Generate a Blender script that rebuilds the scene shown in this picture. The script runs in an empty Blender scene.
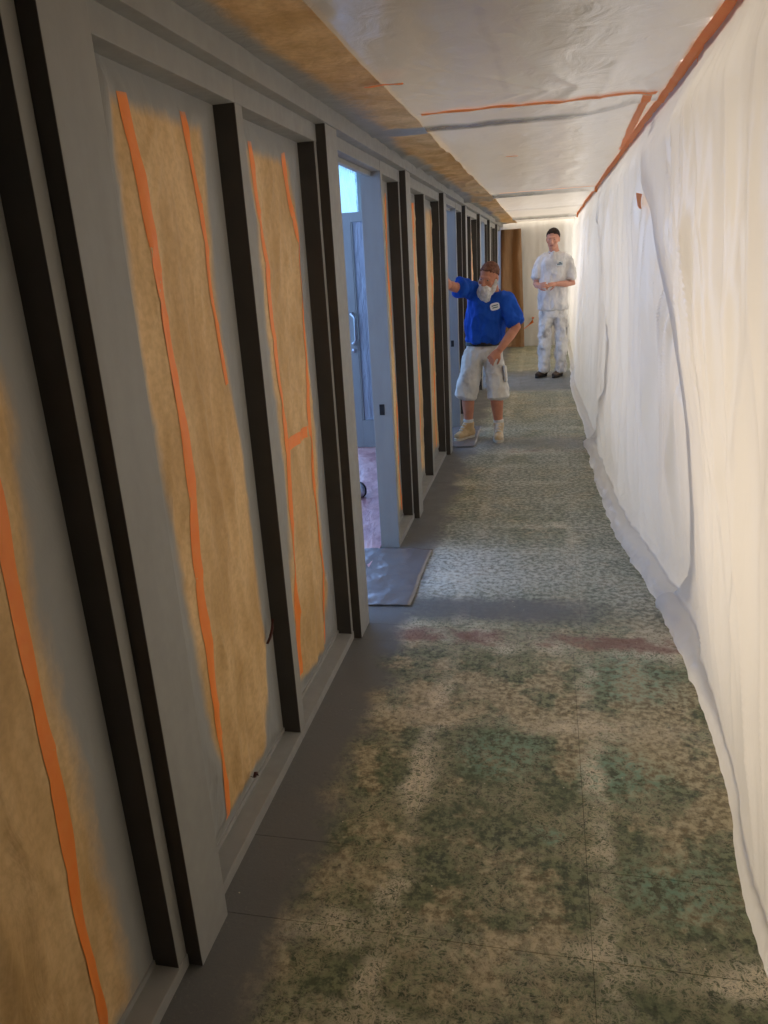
import bpy, bmesh, math, random
from mathutils import Vector, Matrix, noise
random.seed(7)
S = bpy.context.scene
COL = S.collection

def lin(r, g, b):
    f = lambda c: (c/255/12.92) if c/255 <= .04045 else ((c/255+.055)/1.055)**2.4
    return (f(r), f(g), f(b), 1.0)

# ------------------------------------------------------------------ camera
yaw, pitch, roll = -.2227, -.3200, -.0580
F = Vector((math.sin(yaw)*math.cos(pitch), math.cos(yaw)*math.cos(pitch), math.sin(pitch)))
R0 = Vector((math.cos(yaw), -math.sin(yaw), 0))
U0 = R0.cross(F)
RT = R0*math.cos(roll) + U0*math.sin(roll)
UP = -R0*math.sin(roll) + U0*math.cos(roll)
cam = bpy.data.cameras.new('camera')
cam.sensor_fit = 'VERTICAL'; cam.sensor_height = 36; cam.sensor_width = 27
cam.lens = 748.6/1024*36; cam.clip_start = .02
co = bpy.data.objects.new('camera', cam); COL.objects.link(co)
co.matrix_world = Matrix(((RT.x, UP.x, -F.x, 0), (RT.y, UP.y, -F.y, 0), (RT.z, UP.z, -F.z, 1.6), (0, 0, 0, 1)))
S.camera = co

# ------------------------------------------------------------------ world, lights, exposure
w = bpy.data.worlds.new('sky'); S.world = w; w.use_nodes = True
bg = w.node_tree.nodes['Background']
bg.inputs[0].default_value = (.40, .62, 1.0, 1); bg.inputs[1].default_value = 2.0

def area(name, loc, rot, sx, sy, power, col):
    l = bpy.data.lights.new(name, 'AREA'); l.shape = 'RECTANGLE'; l.size = sx; l.size_y = sy
    l.energy = power; l.color = col
    o = bpy.data.objects.new(name, l); COL.objects.link(o); o.location = loc; o.rotation_euler = rot
    return o
HP = math.pi/2
# lamps in the hall on the other side of the plastic curtain (facing -X)
area('hall_light', (1.75, 2.0, 1.1), (0, HP, 0), 1.1, 1.7, 43, (1, .84, .66))
area('hall_light', (2.0, 5.0, 1.5), (0, HP, 0), .9, 1.4, 32, (1, .95, .90))
area('hall_light', (2.0, 7.6, 1.5), (0, HP, 0), .9, 1.4, 28, (.96, .97, 1))
area('hall_light', (2.0, 10.4, 1.5), (0, HP, 0), .9, 1.6, 44, (1, .97, .93))
area('hall_light', (2.0, 13.0, 1.5), (0, HP, 0), .9, 1.6, 70, (1, .95, .88))
# daylight entering the front room through its glazing (facing +X)
area('daylight', (-2.95, 3.2, 1.9), (0, -HP, 0), 2.0, 6.5, 62, (.38, .46, 1))
area('daylight', (-2.95, 10.6, 1.9), (0, -HP, 0), 2.0, 7.0, 62, (.38, .46, 1))
# ceiling lamps above the plastic
area('ceiling_lamp', (-.1, 5.0, 3.06), (0, 0, 0), 1.3, 5.0, 29, (1, .88, .74))
area('ceiling_lamp', (-.1, 11.0, 3.06), (0, 0, 0), 1.3, 6.4, 84, (1, .90, .78))

vs = S.view_settings
vs.view_transform = 'Standard'; vs.look = 'None'; vs.gamma = 1; vs.use_curve_mapping = False
vs.exposure = 0.06

# ------------------------------------------------------------------ material helpers
def mat(name, build=None, col=None, rough=.6, metal=0, spec=.5):
    m = bpy.data.materials.new(name); m.use_nodes = True
    nt = m.node_tree; b = nt.nodes['Principled BSDF']
    if col: b.inputs['Base Color'].default_value = col
    b.inputs['Roughness'].default_value = rough; b.inputs['Metallic'].default_value = metal
    b.inputs['Specular IOR Level'].default_value = spec
    if build: build(nt, b)
    return m
def N(nt, t, **kw):
    n = nt.nodes.new(t)
    for k, v in kw.items():
        if k in ('operation', 'blend_type', 'data_type', 'feature', 'attribute_name', 'wave_type', 'bands_direction', 'noise_dimensions', 'distance', 'interpolation_type', 'clamp'):
            setattr(n, k, v)
        else:
            n.inputs[k].default_value = v
    return n
def L(nt, a, b): nt.links.new(a, b)
def pos(nt, scale=(1, 1, 1), loc=(0, 0, 0)):
    g = N(nt, 'ShaderNodeNewGeometry'); m = N(nt, 'ShaderNodeMapping')
    m.inputs['Scale'].default_value = scale; m.inputs['Location'].default_value = loc
    L(nt, g.outputs['Position'], m.inputs['Vector']); return m.outputs['Vector']
def objpos(nt, scale=(1, 1, 1)):
    g = N(nt, 'ShaderNodeTexCoord'); m = N(nt, 'ShaderNodeMapping')
    m.inputs['Scale'].default_value = scale
    L(nt, g.outputs['Object'], m.inputs['Vector']); return m.outputs['Vector']
def nz(nt, vec, scale, detail=4, rough=.55, dist=0):
    n = N(nt, 'ShaderNodeTexNoise'); n.inputs['Scale'].default_value = scale; n.inputs['Detail'].default_value = detail
    n.inputs['Roughness'].default_value = rough; n.inputs['Distortion'].default_value = dist
    L(nt, vec, n.inputs['Vector']); return n.outputs['Fac']
def rng(nt, v, a, b, c=0., d=1., smooth=True):
    n = N(nt, 'ShaderNodeMapRange'); n.interpolation_type = 'SMOOTHSTEP' if smooth else 'LINEAR'
    n.inputs['From Min'].default_value = a; n.inputs['From Max'].default_value = b
    n.inputs['To Min'].default_value = c; n.inputs['To Max'].default_value = d
    L(nt, v, n.inputs['Value']); return n.outputs['Result']
def mth(nt, op, a, b=None, c=None):
    n = N(nt, 'ShaderNodeMath', operation=op)
    for i, v in enumerate((a, b, c)):
        if v is None: continue
        if isinstance(v, (int, float)): n.inputs[i].default_value = v
        else: L(nt, v, n.inputs[i])
    return n.outputs[0]
def mix(nt, fac, a, b, mode='MIX'):
    n = N(nt, 'ShaderNodeMix', data_type='RGBA', blend_type=mode)
    for i, v in ((0, fac), (6, a), (7, b)):
        if isinstance(v, (int, float)): n.inputs[i].default_value = v
        elif isinstance(v, tuple): n.inputs[i].default_value = v
        else: L(nt, v, n.inputs[i])
    return n.outputs[2]
def bump(nt, b, h, strength=.3, dist=.01):
    n = N(nt, 'ShaderNodeBump'); n.inputs['Strength'].default_value = strength; n.inputs['Distance'].default_value = dist
    L(nt, h, n.inputs['Height']); L(nt, n.outputs[0], b.inputs['Normal']); return n.outputs[0]

GREY = lin(124, 126, 124)
def b_paint(nt, b):
    v = pos(nt, (3, 3, .7)); n = nz(nt, v, 6, 5)
    c = mix(nt, n, lin(144, 144, 140), lin(162, 162, 157)); L(nt, c, b.inputs['Base Color'])
    r = rng(nt, nz(nt, pos(nt), 25, 2), .3, .7, .48, .65); L(nt, r, b.inputs['Roughness']); b.inputs['Specular IOR Level'].default_value = .3
    bump(nt, b, nz(nt, pos(nt), 220, 2), .06, .002)
M_PAINT = mat('grey_sprayed_paint', b_paint)

def b_kraft(nt, b):
    at = N(nt, 'ShaderNodeAttribute', attribute_name='spray_shade')
    n1 = nz(nt, pos(nt, (1, 1, .35)), 7, 5, .6); n2 = nz(nt, pos(nt), 60, 3)
    base = mix(nt, rng(nt, n1, .3, .7), lin(204, 166, 110), lin(236, 200, 146))
    base = mix(nt, rng(nt, n2, .35, .7, 0, .25), base, lin(168, 128, 78))
    fine = nz(nt, pos(nt, (1, 1, .5)), 22, 5, .65)
    s = mth(nt, 'ADD', at.outputs['Fac'], mth(nt, 'MULTIPLY', mth(nt, 'SUBTRACT', fine, .5), .35))
    L(nt, mix(nt, rng(nt, s, .30, .72), base, lin(156, 157, 154)), b.inputs['Base Color'])
    bump(nt, b, nz(nt, pos(nt, (1, 1, .45)), 9, 5, .55, .8), .45, .018)
M_KRAFT = mat('kraft_masking_paper', b_kraft, rough=.62)

def b_tape(nt, b):
    at = N(nt, 'ShaderNodeAttribute', attribute_name='spray_shade')
    n = nz(nt, pos(nt), 30, 4)
    base = mix(nt, n, lin(255, 132, 48), lin(255, 158, 76))
    s = mth(nt, 'ADD', at.outputs['Fac'], mth(nt, 'MULTIPLY', mth(nt, 'SUBTRACT', nz(nt, pos(nt), 18, 4), .5), .4))
    L(nt, mix(nt, rng(nt, s, .35, .8), base, lin(156, 157, 154)), b.inputs['Base Color'])
    bump(nt, b, nz(nt, pos(nt), 90, 3), .2, .003)
M_TAPE = mat('orange_tape', b_tape, rough=.5)

def plastic(name, tint, transl, transp, rough, bscale, bstr, spray_shade=False, gl=.09):
    m = bpy.data.materials.new(name); m.use_nodes = True; nt = m.node_tree
    for n in list(nt.nodes): nt.nodes.remove(n)
    out = N(nt, 'ShaderNodeOutputMaterial')
    bp = N(nt, 'ShaderNodeBump'); bp.inputs['Strength'].default_value = bstr; bp.inputs['Distance'].default_value = .012
    h1 = nz(nt, pos(nt, bscale), 5, 6, .55, .6); L(nt, h1, bp.inputs['Height'])
    d = N(nt, 'ShaderNodeBsdfDiffuse'); t = N(nt, 'ShaderNodeBsdfTranslucent'); g = N(nt, 'ShaderNodeBsdfGlossy'); tr = N(nt, 'ShaderNodeBsdfTransparent')
    g.inputs['Roughness'].default_value = rough
    tone = mix(nt, nz(nt, pos(nt, bscale), 2.2, 4), tuple(c*.90 for c in tint[:3])+(1,), tint)
    if spray_shade:
        at = N(nt, 'ShaderNodeAttribute', attribute_name='spray_shade')
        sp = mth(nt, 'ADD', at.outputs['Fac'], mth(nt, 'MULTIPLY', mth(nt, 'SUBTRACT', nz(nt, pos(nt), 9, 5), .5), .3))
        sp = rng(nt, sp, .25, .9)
        tone = mix(nt, sp, tone, lin(112, 113, 114))  # grey tone: overspray at the edge plus painted shadow bands
    for s in (d, t): L(nt, tone, s.inputs['Color'])
    for s in (d, t, g): L(nt, bp.outputs[0], s.inputs['Normal'])
    m1 = N(nt, 'ShaderNodeMixShader'); m1.inputs[0].default_value = transl; L(nt, d.outputs[0], m1.inputs[1]); L(nt, t.outputs[0], m1.inputs[2])
    m2 = N(nt, 'ShaderNodeMixShader'); m2.inputs[0].default_value = transp; L(nt, m1.outputs[0], m2.inputs[1]); L(nt, tr.outputs[0], m2.inputs[2])
    fr = N(nt, 'ShaderNodeLayerWeight'); fr.inputs['Blend'].default_value = .35
    fac = rng(nt, fr.outputs['Fresnel'], 0, 1, gl, min(1, gl*7), False)
    m3 = N(nt, 'ShaderNodeMixShader'); L(nt, fac, m3.inputs[0]); L(nt, m2.outputs[0], m3.inputs[1]); L(nt, g.outputs[0], m3.inputs[2])
    L(nt, m3.outputs[0], out.inputs['Surface']); return m
M_CURT = plastic('translucent_plastic_curtain', (.81, .80, .78, 1), .48, .03, .30, (1, 2.2, .35), .28, gl=.05)
M_CEILP = plastic('ceiling_plastic', (.78, .755, .72, 1), .45, .03, .20, (1.6, 1.2, 1), .6, spray_shade=True, gl=.075)
M_ENDP = plastic('end_plastic', (.88, .87, .84, 1), .35, .0, .3, (2, 1, .6), .4, gl=.04)
M_FLAP = plastic('floor_plastic', (.22, .21, .21, 1), .1, .0, .22, (2, 2, 1), .5, gl=.10)

def b_floor(nt, b):
    P = pos(nt)
    sep = N(nt, 'ShaderNodeSeparateXYZ'); L(nt, P, sep.inputs[0]); X, Y = sep.outputs[0], sep.outputs[1]
    wob = mth(nt, 'MULTIPLY', mth(nt, 'SUBTRACT', nz(nt, P, 3.2, 4), .5), .32)
    wob2 = mth(nt, 'MULTIPLY', mth(nt, 'SUBTRACT', nz(nt, P, 9, 4), .5), .14)
    big = nz(nt, pos(nt, loc=(3, 1, 0)), 1.6, 5, .6); mid = nz(nt, P, 6.5, 6, .65); fine = nz(nt, P, 38, 5, .7); vf = nz(nt, P, 110, 3, .6)
    green = mix(nt, rng(nt, fine, .41, .60), lin(60, 72, 50), lin(132, 140, 104))
    green = mix(nt, rng(nt, mid, .40, .60, 0, .55), green, lin(84, 98, 70))
    tan = mix(nt, rng(nt, fine, .40, .62), lin(132, 118, 90), lin(212, 198, 162))
    # residue left by old tiles: blotches
    blot = rng(nt, mth(nt, 'ADD', big, mth(nt, 'MULTIPLY', mth(nt, 'SUBTRACT', mid, .5), .8)), .50, .60, 0, .75)
    c = mix(nt, blot, green, tan)
    # dark pits
    vo = N(nt, 'ShaderNodeTexVoronoi', feature='F1'); vo.inputs['Scale'].default_value = 46; L(nt, pos(nt, (1, .75, 1)), vo.inputs['Vector'])
    pit = rng(nt, vo.outputs['Distance'], .12, .34, 1, 0)
    pm = mth(nt, 'MULTIPLY', pit, rng(nt, nz(nt, pos(nt, loc=(9, 0, 0)), 22, 3), .46, .62))
    c = mix(nt, mth(nt, 'MULTIPLY', pm, .75), c, lin(40, 46, 36))
    # pale mesh-like adhesive traces along the tile lines
    rn = nz(nt, P, 34, 5, .62, 1.3); rn2 = nz(nt, pos(nt, (.8, 1.3, 1), (2, 5, 0)), 60, 4, .6, 1.0)
    rid = lambda q: mth(nt, 'SUBTRACT', 1, mth(nt, 'ABSOLUTE', mth(nt, 'MULTIPLY', mth(nt, 'SUBTRACT', q, .5), 6)))
    net = mth(nt, 'MAXIMUM', rng(nt, rid(rn), .55, .95), rng(nt, rid(rn2), .6, .95, 0, .8))
    def band(coord, at, wid, soft):
        d = mth(nt, 'ABSOLUTE', mth(nt, 'SUBTRACT', mth(nt, 'ADD', coord, mth(nt, 'MULTIPLY', wob2, 1.1)), at))
        return rng(nt, d, wid, wid+soft, 1, 0)
    lines = mth(nt, 'MAXIMUM', band(X, -.385, .010, .055), band(X, .165, .008, .05))
    for yv, wd in ((1.41, .03), (2.36, .03), (1.16, .02), (3.0, .13), (3.66, .03), (4.06, .03), (4.5, .03), (5.0, .04), (5.42, .04), (5.9, .04), (6.4, .12), (7.3, .05), (8.3, .05), (9.5, .05)):
        lines = mth(nt, 'MAXIMUM', lines, band(Y, yv, wd*.4, wd+.05))
    patch = rng(nt, nz(nt, pos(nt, loc=(5, 2, 0)), 2.6, 4), .44, .62)
    lines = mth(nt, 'MULTIPLY', lines, mth(nt, 'ADD', .28, mth(nt, 'MULTIPLY', patch, .72)))
    tr = mth(nt, 'MULTIPLY', lines, mth(nt, 'ADD', .08, mth(nt, 'MULTIPLY', net, .95)))
    c = mix(nt, mth(nt, 'MULTIPLY', tr, .95), c, lin(236, 226, 200))
    # fine light scratches everywhere
    scr = mth(nt, 'MULTIPLY', net, rng(nt, nz(nt, pos(nt, loc=(1, 7, 0)), 5, 5), .42, .62, .06, .50))
    c = mix(nt, scr, c, lin(196, 184, 152))
    # teal remains
    def spot(x, y, r):
        dx = mth(nt, 'SUBTRACT', mth(nt, 'ADD', X, wob), x); dy = mth(nt, 'SUBTRACT', mth(nt, 'ADD', Y, wob), y)
        d = mth(nt, 'SQRT', mth(nt, 'ADD', mth(nt, 'MULTIPLY', dx, dx), mth(nt, 'MULTIPLY', dy, dy)))
        return rng(nt, d, r*.3, r, 1, 0)
    teal = mth(nt, 'MAXIMUM', spot(.26, 2.12, .20), mth(nt, 'MAXIMUM', spot(.0, 1.78, .07), mth(nt, 'MAXIMUM', spot(.36, 2.72, .28), mth(nt, 'MAXIMUM', spot(-.12, 2.2, .20), spot(.36, 1.66, .20)))))
    teal = mth(nt, 'MULTIPLY', teal, rng(nt, fine, .42, .64, .0, .62))
    c = mix(nt, teal, c, lin(116, 164, 142))
    # terracotta strips
    red = mth(nt, 'MAXIMUM', band(Y, 3.0, .035, .05), band(Y, 6.4, .03, .05))
    red = mth(nt, 'MULTIPLY', red, rng(nt, mid, .38, .60, .1, .75))
    c = mix(nt, red, c, lin(128, 82, 76))
    # far half is greyer with dust
    dust = mth(nt, 'MULTIPLY', rng(nt, Y, 2.9, 3.5), rng(nt, nz(nt, pos(nt, (1, .55, 1)), 2.3, 5), .30, .62, .25, .80))
    c = mix(nt, dust, c, mix(nt, rng(nt, fine, .38, .64), lin(104, 110, 98), lin(184, 186, 170)))
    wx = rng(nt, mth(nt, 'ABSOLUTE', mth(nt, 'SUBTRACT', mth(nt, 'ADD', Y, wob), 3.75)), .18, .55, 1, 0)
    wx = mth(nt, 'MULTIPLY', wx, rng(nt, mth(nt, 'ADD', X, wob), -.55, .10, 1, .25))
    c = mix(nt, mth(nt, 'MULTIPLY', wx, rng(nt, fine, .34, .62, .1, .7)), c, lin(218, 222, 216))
    # grey overspray along the frames and in front of the doors
    e = mth(nt, 'ADD', X, mth(nt, 'ADD', wob, wob2))
    ov = rng(nt, e, -.70, -.55, 1, 0)
    ov = mth(nt, 'MAXIMUM', ov, mth(nt, 'MULTIPLY', rng(nt, mth(nt, 'ABSOLUTE', mth(nt, 'SUBTRACT', mth(nt, 'ADD', Y, wob2), 3.28)), .05, .18, 1, 0), rng(nt, e, .0, .45, .9, 0)))
    ov = mth(nt, 'MAXIMUM', ov, mth(nt, 'MULTIPLY', rng(nt, mth(nt, 'ABSOLUTE', mth(nt, 'SUBTRACT', mth(nt, 'ADD', Y, wob2), 6.7)), .1, .35, 1, 0), .6))
    ov = mth(nt, 'MAXIMUM', ov, mth(nt, 'MULTIPLY', rng(nt, mth(nt, 'ABSOLUTE', mth(nt, 'SUBTRACT', Y, 10.3)), .7, 1.0, 1, 0), .8))
    ov = mth(nt, 'MULTIPLY', ov, rng(nt, vf, .2, .5, .86, 1))
    c = mix(nt, ov, c, mix(nt, mid, lin(94, 95, 94), lin(120, 121, 119)))
    # crumbs
    v2 = N(nt, 'ShaderNodeTexVoronoi', feature='F1'); v2.inputs['Scale'].default_value = 26; L(nt, P, v2.inputs['Vector'])
    cr = mth(nt, 'MULTIPLY', rng(nt, v2.outputs['Distance'], .05, .09, 1, 0), rng(nt, nz(nt, pos(nt, loc=(4, 4, 0)), 30, 2), .56, .60))
    c = mix(nt, cr, c, lin(205, 198, 170))
    L(nt, c, b.inputs['Base Color'])
    L(nt, rng(nt, mid, .3, .7, .48, .75), b.inputs['Roughness'])
    hh = mth(nt, 'ADD', mth(nt, 'MULTIPLY', fine, .6), mth(nt, 'ADD', mth(nt, 'MULTIPLY', net, .25), mth(nt, 'MULTIPLY', pm, -.5)))
    bump(nt, b, hh, .28, .004)
M_FLOOR = mat('worn_tile_floor', b_floor)
M_JOINT = mat('dark_tile_joint', col=lin(70, 68, 58), rough=.9)
M_WHITE = mat('white_wall', col=lin(214, 208, 198), rough=.8)
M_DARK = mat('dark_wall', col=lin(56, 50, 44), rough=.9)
M_BLUEP = mat('grey_blue_door_paint', b_paint)
M_BLACK = mat('black', col=lin(16, 16, 17), rough=.6)
M_CHROME = mat('brushed_metal', col=lin(190, 194, 200), rough=.3, metal=.9)
def b_film(nt, b):
    n = nz(nt, pos(nt, (6, 6, 1.2)), 3, 5, .6, 1.2)
    L(nt, mix(nt, rng(nt, n, .35, .65), lin(150, 155, 164), lin(168, 174, 184)), b.inputs['Base Color'])
    bump(nt, b, n, .8, .02)
M_FILM = mat('milky_film_on_glass', b_film, rough=.25)
def b_glass(nt, b):
    b.inputs['Base Color'].default_value = lin(40, 42, 44)
M_GLASS = mat('dark_glass', b_glass, rough=.1)
def sheetglass():
    m = bpy.data.materials.new('glazing_under_plastic'); m.use_nodes = True; nt = m.node_tree
    for n in list(nt.nodes): nt.nodes.remove(n)
    out = N(nt, 'ShaderNodeOutputMaterial'); tr = N(nt, 'ShaderNodeBsdfTransparent'); t = N(nt, 'ShaderNodeBsdfTranslucent')
    n = nz(nt, pos(nt, (1, 3.2, .9)), 4, 5, .6, .8)
    tr.inputs[0].default_value = (.85, .97, 1, 1); t.inputs[0].default_value = (.75, .92, 1, 1)
    m1 = N(nt, 'ShaderNodeMixShader'); L(nt, rng(nt, n, .42, .6, .15, .75), m1.inputs[0]); L(nt, tr.outputs[0], m1.inputs[1]); L(nt, t.outputs[0], m1.inputs[2])
    L(nt, m1.outputs[0], out.inputs['Surface']); return m
M_GLAZE = sheetglass()
def b_pink(nt, b):
    n = nz(nt, pos(nt, (2, 1, 1)), 5, 6, .65, 1)
    L(nt, mix(nt, rng(nt, n, .35, .65), lin(186, 130, 128), lin(226, 176, 170)), b.inputs['Base Color']); bump(nt, b, n, .6, .02)
M_PINK = mat('pink_floor_paper', b_pink, rough=.35)

# ------------------------------------------------------------------ mesh helpers
def link(name, me, m, parent=None):
    o = bpy.data.objects.new(name, me); COL.objects.link(o)
    if m and not me.materials: me.materials.append(m)
    if parent: o.parent = parent
    return o
def tag(o, label=None, cat=None, group=None, kind=None):
    if label: o['label'] = label
    if cat: o['category'] = cat
    if group: o['group'] = group
    if kind: o['kind'] = kind
    return o
def empty(name, loc=(0, 0, 0)):
    o = bpy.data.objects.new(name, None); COL.objects.link(o); o.location = loc; o.empty_display_size = .1
    return o
def bm_box(bm, x0, x1, y0, y1, z0, z1, bev=0):
    vs_ = [bm.verts.new(v) for v in ((x0, y0, z0), (x1, y0, z0), (x1, y1, z0), (x0, y1, z0), (x0, y0, z1), (x1, y0, z1), (x1, y1, z1), (x0, y1, z1))]
    fs = [bm.faces.new([vs_[i] for i in q]) for q in ((0, 3, 2, 1), (4, 5, 6, 7), (0, 1, 5, 4), (1, 2, 6, 5), (2, 3, 7, 6), (3, 0, 4, 7))]
    if bev:
        es = list({e for f in fs for e in f.edges})
        bmesh.ops.bevel(bm, geom=es, offset=bev, segments=2, affect='EDGES', profile=.6)
def done(bm, name, smooth=False):
    me = bpy.data.meshes.new(name); bm.normal_update(); bm.to_mesh(me); bm.free()
    if smooth:
        for p in me.polygons: p.use_smooth = True
    return me
def box(name, x0, x1, y0, y1, z0, z1, m, parent=None, bev=.003):
    bm = bmesh.new(); bm_box(bm, x0, x1, y0, y1, z0, z1, bev); return link(name, done(bm, name), m, parent)
def grid(name, nu, nv, fn, m, parent=None, spray_shade=None, thick=0):
    """surface fn(u,v)->Vector with u,v in 0..1; spray(u,v,p)->float attribute"""
    vsx, at = [], []
    for j in range(nv+1):
        for i in range(nu+1):
            u, v = i/nu, j/nv; p = fn(u, v); vsx.append(p); at.append(spray_shade(u, v, p) if spray_shade else 0.)
    fs = [(j*(nu+1)+i, j*(nu+1)+i+1, (j+1)*(nu+1)+i+1, (j+1)*(nu+1)+i) for j in range(nv) for i in range(nu)]
    me = bpy.data.meshes.new(name); me.from_pydata([tuple(p) for p in vsx], [], fs); me.update()
    a = me.attributes.new('spray_shade', 'FLOAT', 'POINT'); a.data.foreach_set('value', at)
    for p in me.polygons: p.use_smooth = True
    o = link(name, me, m, parent)
    if thick:
        md = o.modifiers.new('thickness', 'SOLIDIFY'); md.thickness = thick; md.offset = 0
    return o
def ns(x, y, z=0.): return noise.noise(Vector((x, y, z)))
def fbm(x, y, z=0., o=4): return noise.fractal(Vector((x, y, z)), .8, 2.1, o)
def sst(a, b, x):
    t = max(0, min(1, (x-a)/(b-a))); return t*t*(3-2*t)
def interp(tab, x):
    if x <= tab[0][0]: return tab[0][1]
    for (a, b), (c, d) in zip(tab, tab[1:]):
        if x <= c:
            t = (x-a)/(c-a); t = t*t*(3-2*t)*.4+t*.6; return b+(d-b)*t
    return tab[-1][1]

# ------------------------------------------------------------------ setting
YE = 14.45                                   # end of the corridor
floor = box('floor', -3.3, 2.3, -1.6, YE+.2, -.12, -.004, M_JOINT, bev=0); tag(floor, 'worn green and grey tiled corridor floor', None, None, 'structure')
xs1 = [-.95, -.37, .126, .62, 1.12]; xs2 = [-.95, -.335, .17, .67, 1.17]
def tile(x0, x1, y0, y1, g=.0005):
    box('tile', x0+g, x1-g, y0+g, y1-g, -.02, random.uniform(-.0006, .0004), M_FLOOR, floor, bev=.0007)
for ys, xs in (([-.4, .05, .5, .95, 1.41, 1.69, 2.38, 2.92], xs1), ([3.08, 3.62, 4.06, 4.5, 5.0, 5.42, 5.9, 6.32], xs2),
               ([6.48, 6.95, 7.41, 7.87, 8.33, 8.79, 9.25, 9.62], xs2), ([9.80, 10.26, 10.72, 11.18, 11.64, 12.1, 12.56, 13.02, 13.48, 13.94, YE+.1], xs2)):
    for a, b_ in zip(ys, ys[1:]):
        for c_, d_ in zip(xs, xs[1:]): tile(c_, d_, a, b_)
for y0, y1 in ((2.92, 3.08), (6.32, 6.48), (9.62, 9.80)):
    for c_, d_ in zip(xs2, xs2[1:]): tile(c_, d_, y0, y1)
o = box('ceiling', -3.3, 2.3, -1.6, YE+.2, 3.1, 3.2, M_WHITE, bev=0); tag(o, kind='structure', label='flat white ceiling above the plastic')
o = box('wall_right', 2.2, 2.3, -1.6, YE+.2, 0, 3.1, M_WHITE, bev=0); tag(o, kind='structure', label='white wall behind the plastic curtain')
o = box('wall_back', -3.3, 2.3, -1.7, -1.6, 0, 3.1, M_DARK, bev=0); tag(o, kind='structure', label='dark wall behind the camera')
o = box('wall_end', -3.3, 2.3, YE+.06, YE+.2, 0, 3.1, M_WHITE, bev=0); tag(o, kind='structure', label='white end wall of the corridor')
# unseen partition added beside the camera so that the near end of the corridor stays dim
o = box('light_block_wall', .74, .80, -1.6, .50, 0, 3.1, M_DARK, bev=0); box('light_block_return', .80, 2.2, .44, .50, 0, 3.1, M_DARK, o, bev=0); tag(o, kind='structure', label='unseen dark partition added to keep light off the near end')

o = box('lamp_blocker', -.84, .74, -1.6, 1.0, 2.30, 3.1, M_DARK, bev=0); tag(o, kind='structure', label='unseen dark box added above the near end to block the lamps')  # added out of view to keep the ceiling lamps off the near end
# ---- left wall: posts, header, trim
wall = empty('wall_left', (-.87, 0, 0)); tag(wall, 'grey sprayed frame wall with posts and header', None, None, 'structure')
def wbox(name, *a, bev=.003, m=M_PAINT, parent=None):
    x0, x1, y0, y1, z0, z1 = a
    bm = bmesh.new(); bm_box(bm, x0, x1, y0, y1, z0, z1, bev)
    p = parent or wall
    bm.transform(Matrix.Translation(-Vector(p.location)))
    return link(name, done(bm, name), m, p)
wbox('header_trim', -.95, -.792, -1.6, YE, 2.096, 2.165)
wbox('upper_wall', -.95, -.84, -1.6, YE+.05, 2.165, 3.1, m=M_WHITE, bev=0)
ZH = 2.036
PER = 3.34
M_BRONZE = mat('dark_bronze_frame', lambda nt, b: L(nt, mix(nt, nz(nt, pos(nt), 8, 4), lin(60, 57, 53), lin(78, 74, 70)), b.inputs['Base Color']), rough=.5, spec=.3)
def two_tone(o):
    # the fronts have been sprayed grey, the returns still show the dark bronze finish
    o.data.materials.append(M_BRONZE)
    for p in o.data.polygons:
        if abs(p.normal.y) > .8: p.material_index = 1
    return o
nwin = [0]; ndoor = [0]
papers = []
def window(y0, y1, m_left=None, m_right=None, ext=0):
    nwin[0] += 1
    w_ = empty('window_%d' % nwin[0], (-.87, (y0+y1)/2, 0)); tag(w_, 'grey framed window covered with masking paper', None, None, 'structure')
    ye = m_right[1] if m_right else y1+ext
    wbox('sill', -.905, -.8345, y0, ye, 0, .036, parent=w_)
    wbox('sill_bead', -.912, -.897, y0, y1, .034, .052, parent=w_, bev=.002)
    wbox('head_rail', -.905, -.836, y0, ye, ZH, 2.098, parent=w_)
    wbox('pane', -.918, -.910, y0, y1, .03, ZH+.02, parent=w_, m=M_GLASS, bev=0)
    for mm in (m_left, m_right):
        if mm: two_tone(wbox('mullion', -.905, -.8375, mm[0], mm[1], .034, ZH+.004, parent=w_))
    return w_
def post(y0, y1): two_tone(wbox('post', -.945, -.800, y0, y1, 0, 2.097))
def door(y0, y1, hole=True):
    ndoor[0] += 1
    d = empty('door_%d' % ndoor[0], (-.87, (y0+y1)/2, 0)); tag(d, 'grey painted door frame open to the daylit room', None, None, 'structure')
    wbox('jamb', -.947, -.836, y1, y1+.045, 0, 2.098, parent=d)
    wbox('jamb', -.947, -.812, y0, y0+.022, 0, 2.097, parent=d)
    wbox('door_head', -.947, -.838, y0+.022, y1, 2.046, 2.098, parent=d)
    wbox('door_stop', -.912, -.885, y0+.022, y1, 2.024, 2.046, parent=d)
    if hole: wbox('strike_slot', -.910, -.882, y1-.003, y1+.01, .795, .855, parent=d, m=M_BLACK, bev=.002)
    return d
doors = []
for k in range(0, 4):
    b0 = 1.247+PER*k
    post(b0, b0+.155)
    window(b0+.155, b0+.908); papers.append((b0+.155, b0+.908))
    if b0+1.0 < YE:
        window(b0+.908, b0+1.653, m_left=(b0+.908, b0+.960), ext=.03); papers.append((b0+.96, b0+1.653))
        pass
    if k < 3:
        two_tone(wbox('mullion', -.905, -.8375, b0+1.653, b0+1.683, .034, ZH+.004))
        post(b0+1.683, b0+1.843)
        doors.append(door(b0+1.843, b0+2.81))
        window(b0+2.855, b0+3.298, m_right=(b0+3.298, b0+3.34)); papers.append((b0+2.855, b0+3.298))
b0 = 1.247+PER*3
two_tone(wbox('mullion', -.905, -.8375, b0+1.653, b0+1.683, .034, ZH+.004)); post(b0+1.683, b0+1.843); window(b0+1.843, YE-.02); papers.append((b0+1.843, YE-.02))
window(-.3, 1.205, m_right=(1.205, 1.247)); papers.append((-.1, 1.205))

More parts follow.
